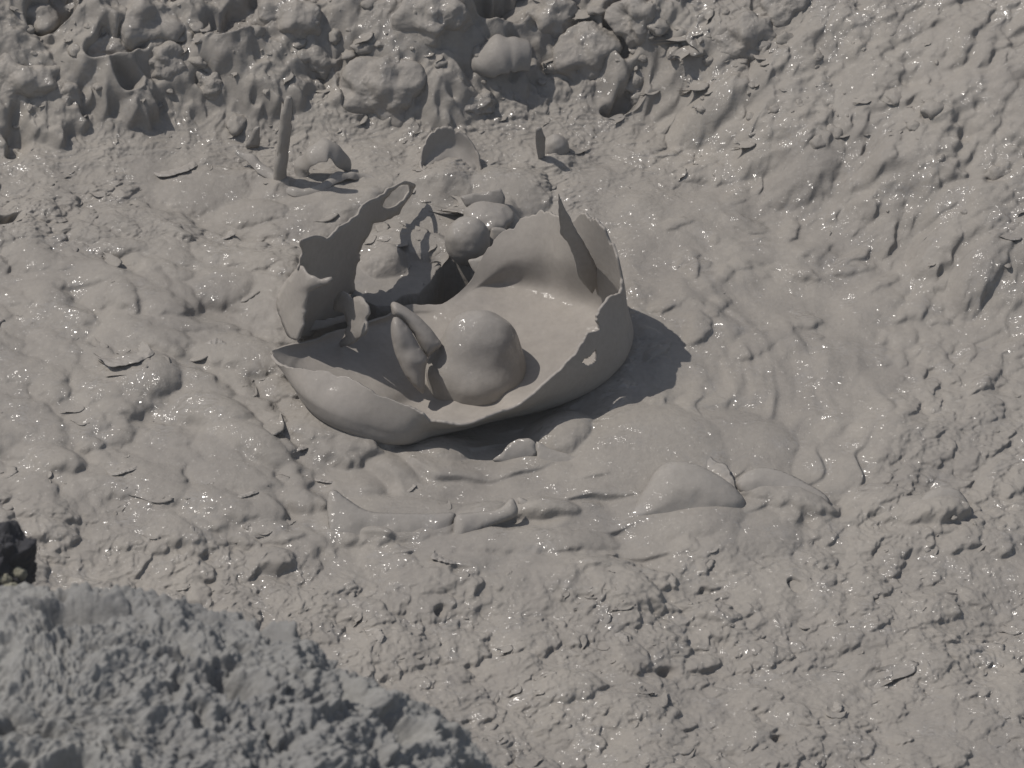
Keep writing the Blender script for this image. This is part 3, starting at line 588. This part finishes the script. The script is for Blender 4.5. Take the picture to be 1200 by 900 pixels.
# ------------------------------------------------------------------ crumbs and torn scales of mud that nobody could count
def crumbs():
    r = np.random.default_rng(77); VV = []; FF = []; nb = 0
    def add(v, f):
        nonlocal nb
        VV.append(v); FF.append(f + nb); nb += len(v)
    th = np.linspace(0, 2 * np.pi, 22, endpoint=False); ph = np.linspace(.02, 2.3, 12); a, b = np.meshgrid(th, ph, indexing='ij')
    D0 = np.stack([np.cos(a) * np.sin(b), np.sin(a) * np.sin(b), np.cos(b)], -1).reshape(-1, 3); F0 = grid_faces(22, 12, True)
    def lumps(n, box, lo, hi, mask, p=1.6):
        px = r.uniform(box[0], box[2], n); py = r.uniform(box[1], box[3], n); W = S(px, py)
        for q in range(n):
            x, y = W[q, :2]
            if r.random() > at(mask, x, y): continue
            R_ = lo + (hi - lo) * r.random() ** p
            rad = R_ * np.array([r.uniform(.8, 1.5), r.uniform(.6, 1), r.uniform(.4, .8)]); v = D0 * rad
            o_ = r.random(3) * 40; k = 1 + .30 * noise3(v + o_, .9 / R_, 3) + .22 * noise3(v + o_, 2.1 / R_, 4) + .10 * noise3(v + o_, 4.5 / R_, 5)
            v = rotz(v * k[:, None], r.uniform(0, 6.28)); add(v + np.array([x, y, at(H, x, y) - R_ * .45]), F0)
    bankm = np.clip(z_bank, 0, 1)
    lumps(380, (-40, -40, 1000, 190), .002, .016, bankm, 2.6)
    lumps(500, (700, -40, 1240, 460), .003, .016, bankm * .8 * patchy, 2.0)
    lumps(300, (-40, 600, 1240, 940), .0015, .006, z_rough * patchy, 1.6)
    G_ = [curl_geo(1, .5, .22, 16, 9, q) for q in range(24)]
    def scales(n, box, lo, hi, mask, am, asd, p=1.8, hh=1.0):
        px = r.uniform(box[0], box[2], n); py = r.uniform(box[1], box[3], n); W = S(px, py)
        for q in range(n):
            x, y = W[q, :2]
            if r.random() > at(mask, x, y): continue
            w_ = lo + (hi - lo) * r.random() ** p; v, f = G_[r.integers(24)]; v = v * w_ * np.array([r.uniform(.7, 1.8), 1, r.uniform(.4, 1.2) * hh])
            add(rotz(v, r.normal(am, asd)) + np.array([x, y, at(H, x, y) - .05 * w_]), f)
    scales(75, (-40, 200, 420, 640), .005, .045, z_rough, -.75, .5, p=2.6)
    scales(900, (-40, 560, 1240, 940), .003, .028, z_rough * (.1 + .9 * patchy), -.5, 1.0, p=3.2, hh=1.2)
    scales(140, (720, 60, 1240, 620), .004, .026, z_rough * patchy, -.5, .7, p=2.8)
    scales(240, (-40, -30, 900, 240), .005, .030, z_rough, -.8, 1.0, p=2.6, hh=1.2)
    scales(8, (360, 520, 1000, 680), .012, .035, z_calm, -.9, .4, hh=.5)
    scales(160, (360, 215, 640, 345), .008, .03, z_bowl, -.6, .8)
    return tag(link_mesh('mud_crumbs', np.concatenate(VV), np.concatenate(FF), M_GROUND), kind='stuff')
crumbs()
# ------------------------------------------------------------------ clods on the upper bank
CL = [(455, 108, .044, 'big rough round clod in the middle of the upper bank'), (690, 62, .040, 'rough clod at the right of the hollow shell on the upper bank'), (505, 22, .036, 'clod at the top edge above the round one'),
      (40, 18, .042, 'smooth clod in the top left corner'), (165, 22, .045, 'large wet clod near the top left corner'), (128, 55, .038, 'wet clod below the large one near the top left corner'),
      (28, 95, .036, 'drooping clod at the left edge of the bank'), (190, 70, .028, 'rounded ribbed clod in the upper left bank'), (245, 100, .020, 'small knob in the left part of the bank'),
      (335, 22, .038, 'clod at the top edge left of centre'), (640, 20, .040, 'broad clod at the top edge above the hollow shell'), (760, 18, .036, 'clod at the top edge right of the hollow shell'),
      (880, 48, .034, 'flat faced clod at the top right part of the bank'), (925, 12, .026, 'small smooth clod at the top edge, right'), (80, 110, .022, 'small clod beside the drooping clod'),
      (560, 120, .018, 'small clod below the hollow shell'), (745, 95, .024, 'clod over a dark cleft right of centre on the bank'), (380, 70, .026, 'low clod between the round clod and the left bank')]
for k, (a, b2, r, lab) in enumerate(CL):
    r *= 1.22; c = cast(a, b2) + np.array([0, .40 * r, -.38 * r])
    rr = random.Random(k)
    tag(blob('mud_clod', c, (r * rr.uniform(.9, 1.2), r * .8, r * rr.uniform(.75, .95)), 20 + k, M_CLUMP, None, amp=.34, fine=.018, nu=200, nv=130, rotz=rr.uniform(-.5, .5)), lab, 'mud clod')
c = cast(592, 78)
t = thing('hollow_shell', c, 'hollow smooth shell of mud opening downwards on the upper bank', 'mud shell')
ribbon('shell', [c + np.array(v) for v in ((-.040, -.004, -.010), (-.026, -.006, .012), (0, -.002, .022), (.028, .006, .014))], [.012, .044, .050, .034], .004, 5, M_BLOB, t, up=(0, -.6, .8), arch=.22)
# ------------------------------------------------------------------ rocks in front, out of focus
def ray_at(px, py, z): return P(np.array(float(px)), np.array(float(py)), z)
def rockmesh(name, c, r, mat, seed, nu=1300, nv=600, parent=None, k1=1.0, pits=1.0):
    th = np.linspace(0, 2 * np.pi, nu, endpoint=False); ph = np.linspace(0.001, np.pi * .62, nv)
    a, b = np.meshgrid(th, ph, indexing='ij'); d = np.stack([np.cos(a) * np.sin(b), np.sin(a) * np.sin(b), np.cos(b)], -1).reshape(-1, 3)
    p = d * np.asarray(r, float); q = p + .02 * noise3(p, 14, seed + 40)[:, None]
    h = .022 * noise3(q, 5, seed) + .012 * noise3(q, 13, seed + 3) + .009 * (1 - 2 * np.abs(noise3(q, 26, seed + 6))) + .006 * noise3(q, 60, seed + 9) + .005 * noise3(q, 130, seed + 12) + .003 * noise3(q, 280, seed + 13)
    pm = smooth(-.35, .35, noise3(q, 7, seed + 30)); pit = smooth(.12, .45, noise3(q, 17, seed + 15)) * .036 * pm + smooth(.15, .5, noise3(q, 40, seed + 18)) * .018 * pm
    p = p + d * (k1 * h - pits * pit)[:, None]
    # flanks run down to the pool
    low = p[:, 2] < 0; p[low, 2] = np.maximum(p[low, 2] * 2.5, -c[2] - .02)
    return link_mesh(name, p + np.asarray(c), grid_faces(nu, nv, True), mat, parent)
zc = .42
bc = ray_at(70, 1075, zc)
t = thing('boulder', (bc[0], bc[1], 0), 'rough pitted grey boulder in the lower left corner, nearest the camera and out of focus', 'boulder')
rockmesh('rock', bc, (.43, .33, .245), M_ROCK, 5, parent=t)
c = ray_at(10, 662, .44)
t = thing('porous_rock', (c[0], c[1], 0), 'small black porous rock with pale crust at the left edge, out of focus', 'rock')
blob('stone', c, (.025, .026, .036), 77, M_DARK, t, amp=.45, fine=.04, freq=1.8, nu=160, nv=110)
for q, (du, dv, r) in enumerate(((4, 646, .010), (18, 676, .010), (3, 684, .011), (26, 655, .007), (10, 662, .006))):
    blob('crust', ray_at(du, dv, .44) + np.array([0, -.030, .006]), (r, r * .7, r), 80 + q, M_DUST, t, amp=.2, fine=.1, nu=48, nv=32)
# ------------------------------------------------------------------ light, sky, camera
EL = math.radians(58); toC = -.13
Ld = np.array([-math.cos(EL), -toC, math.sin(EL)]); Ld /= np.linalg.norm(Ld)
sun = bpy.data.lights.new('sun', 'SUN'); sun.energy = 3.75; sun.angle = math.radians(.53); sun.color = (1, .945, .88)
so = bpy.data.objects.new('sun', sun); COL.objects.link(so); so.rotation_euler = Vector(Ld).to_track_quat('Z', 'Y').to_euler(); so.location = (-2, 0, 3)
w = bpy.data.worlds.new('World'); sc.world = w; w.use_nodes = True; nt = w.node_tree
sky = nt.nodes.new('ShaderNodeTexSky'); sky.sky_type = 'NISHITA'; sky.sun_disc = False; sky.sun_elevation = EL
sky.sun_rotation = math.atan2(Ld[0], Ld[1])
bg = nt.nodes['Background']; bg.inputs['Strength'].default_value = .10; hs = nt.nodes.new('ShaderNodeHueSaturation'); hs.inputs['Saturation'].default_value = .66
nt.links.new(sky.outputs[0], hs.inputs['Color']); nt.links.new(hs.outputs[0], bg.inputs[0])      # hazy, steamy air: a paler sky
# thin steam over the pool
hb = bpy.data.materials.new('steam'); hb.use_nodes = True; hn = hb.node_tree; hn.nodes.clear()
ho = hn.nodes.new('ShaderNodeOutputMaterial'); hv = hn.nodes.new('ShaderNodeVolumePrincipled'); hv.inputs['Color'].default_value = (.95, .93, .90, 1); hv.inputs['Density'].default_value = .005
hn.links.new(hv.outputs[0], ho.inputs['Volume'])
x0, y0, z0, x1, y1, z1 = -34, -34, -1.6, 34, 34, 4.4
hv_ = [(x, y, z) for x in (x0, x1) for y in (y0, y1) for z in (z0, z1)]
tag(link_mesh('haze', hv_, [(0, 1, 3, 2), (4, 6, 7, 5), (0, 4, 5, 1), (2, 3, 7, 6), (0, 2, 6, 4), (1, 5, 7, 3)], hb, smooth_=False), kind='stuff')
cam = bpy.data.cameras.new('camera'); co = bpy.data.objects.new('camera', cam); COL.objects.link(co); sc.camera = co
co.location = tuple(CP); co.rotation_euler = (math.pi / 2 - PITCH, 0, 0)
cam.sensor_width = 36; cam.lens = 180; cam.clip_start = .1; cam.clip_end = 200
cam.dof.use_dof = True; cam.dof.focus_distance = 6.0; cam.dof.aperture_fstop = 13
sc.view_settings.view_transform = 'Standard'; sc.view_settings.look = 'None'; sc.view_settings.gamma = 1; sc.view_settings.exposure = -.12
sc.render.engine = 'CYCLES'
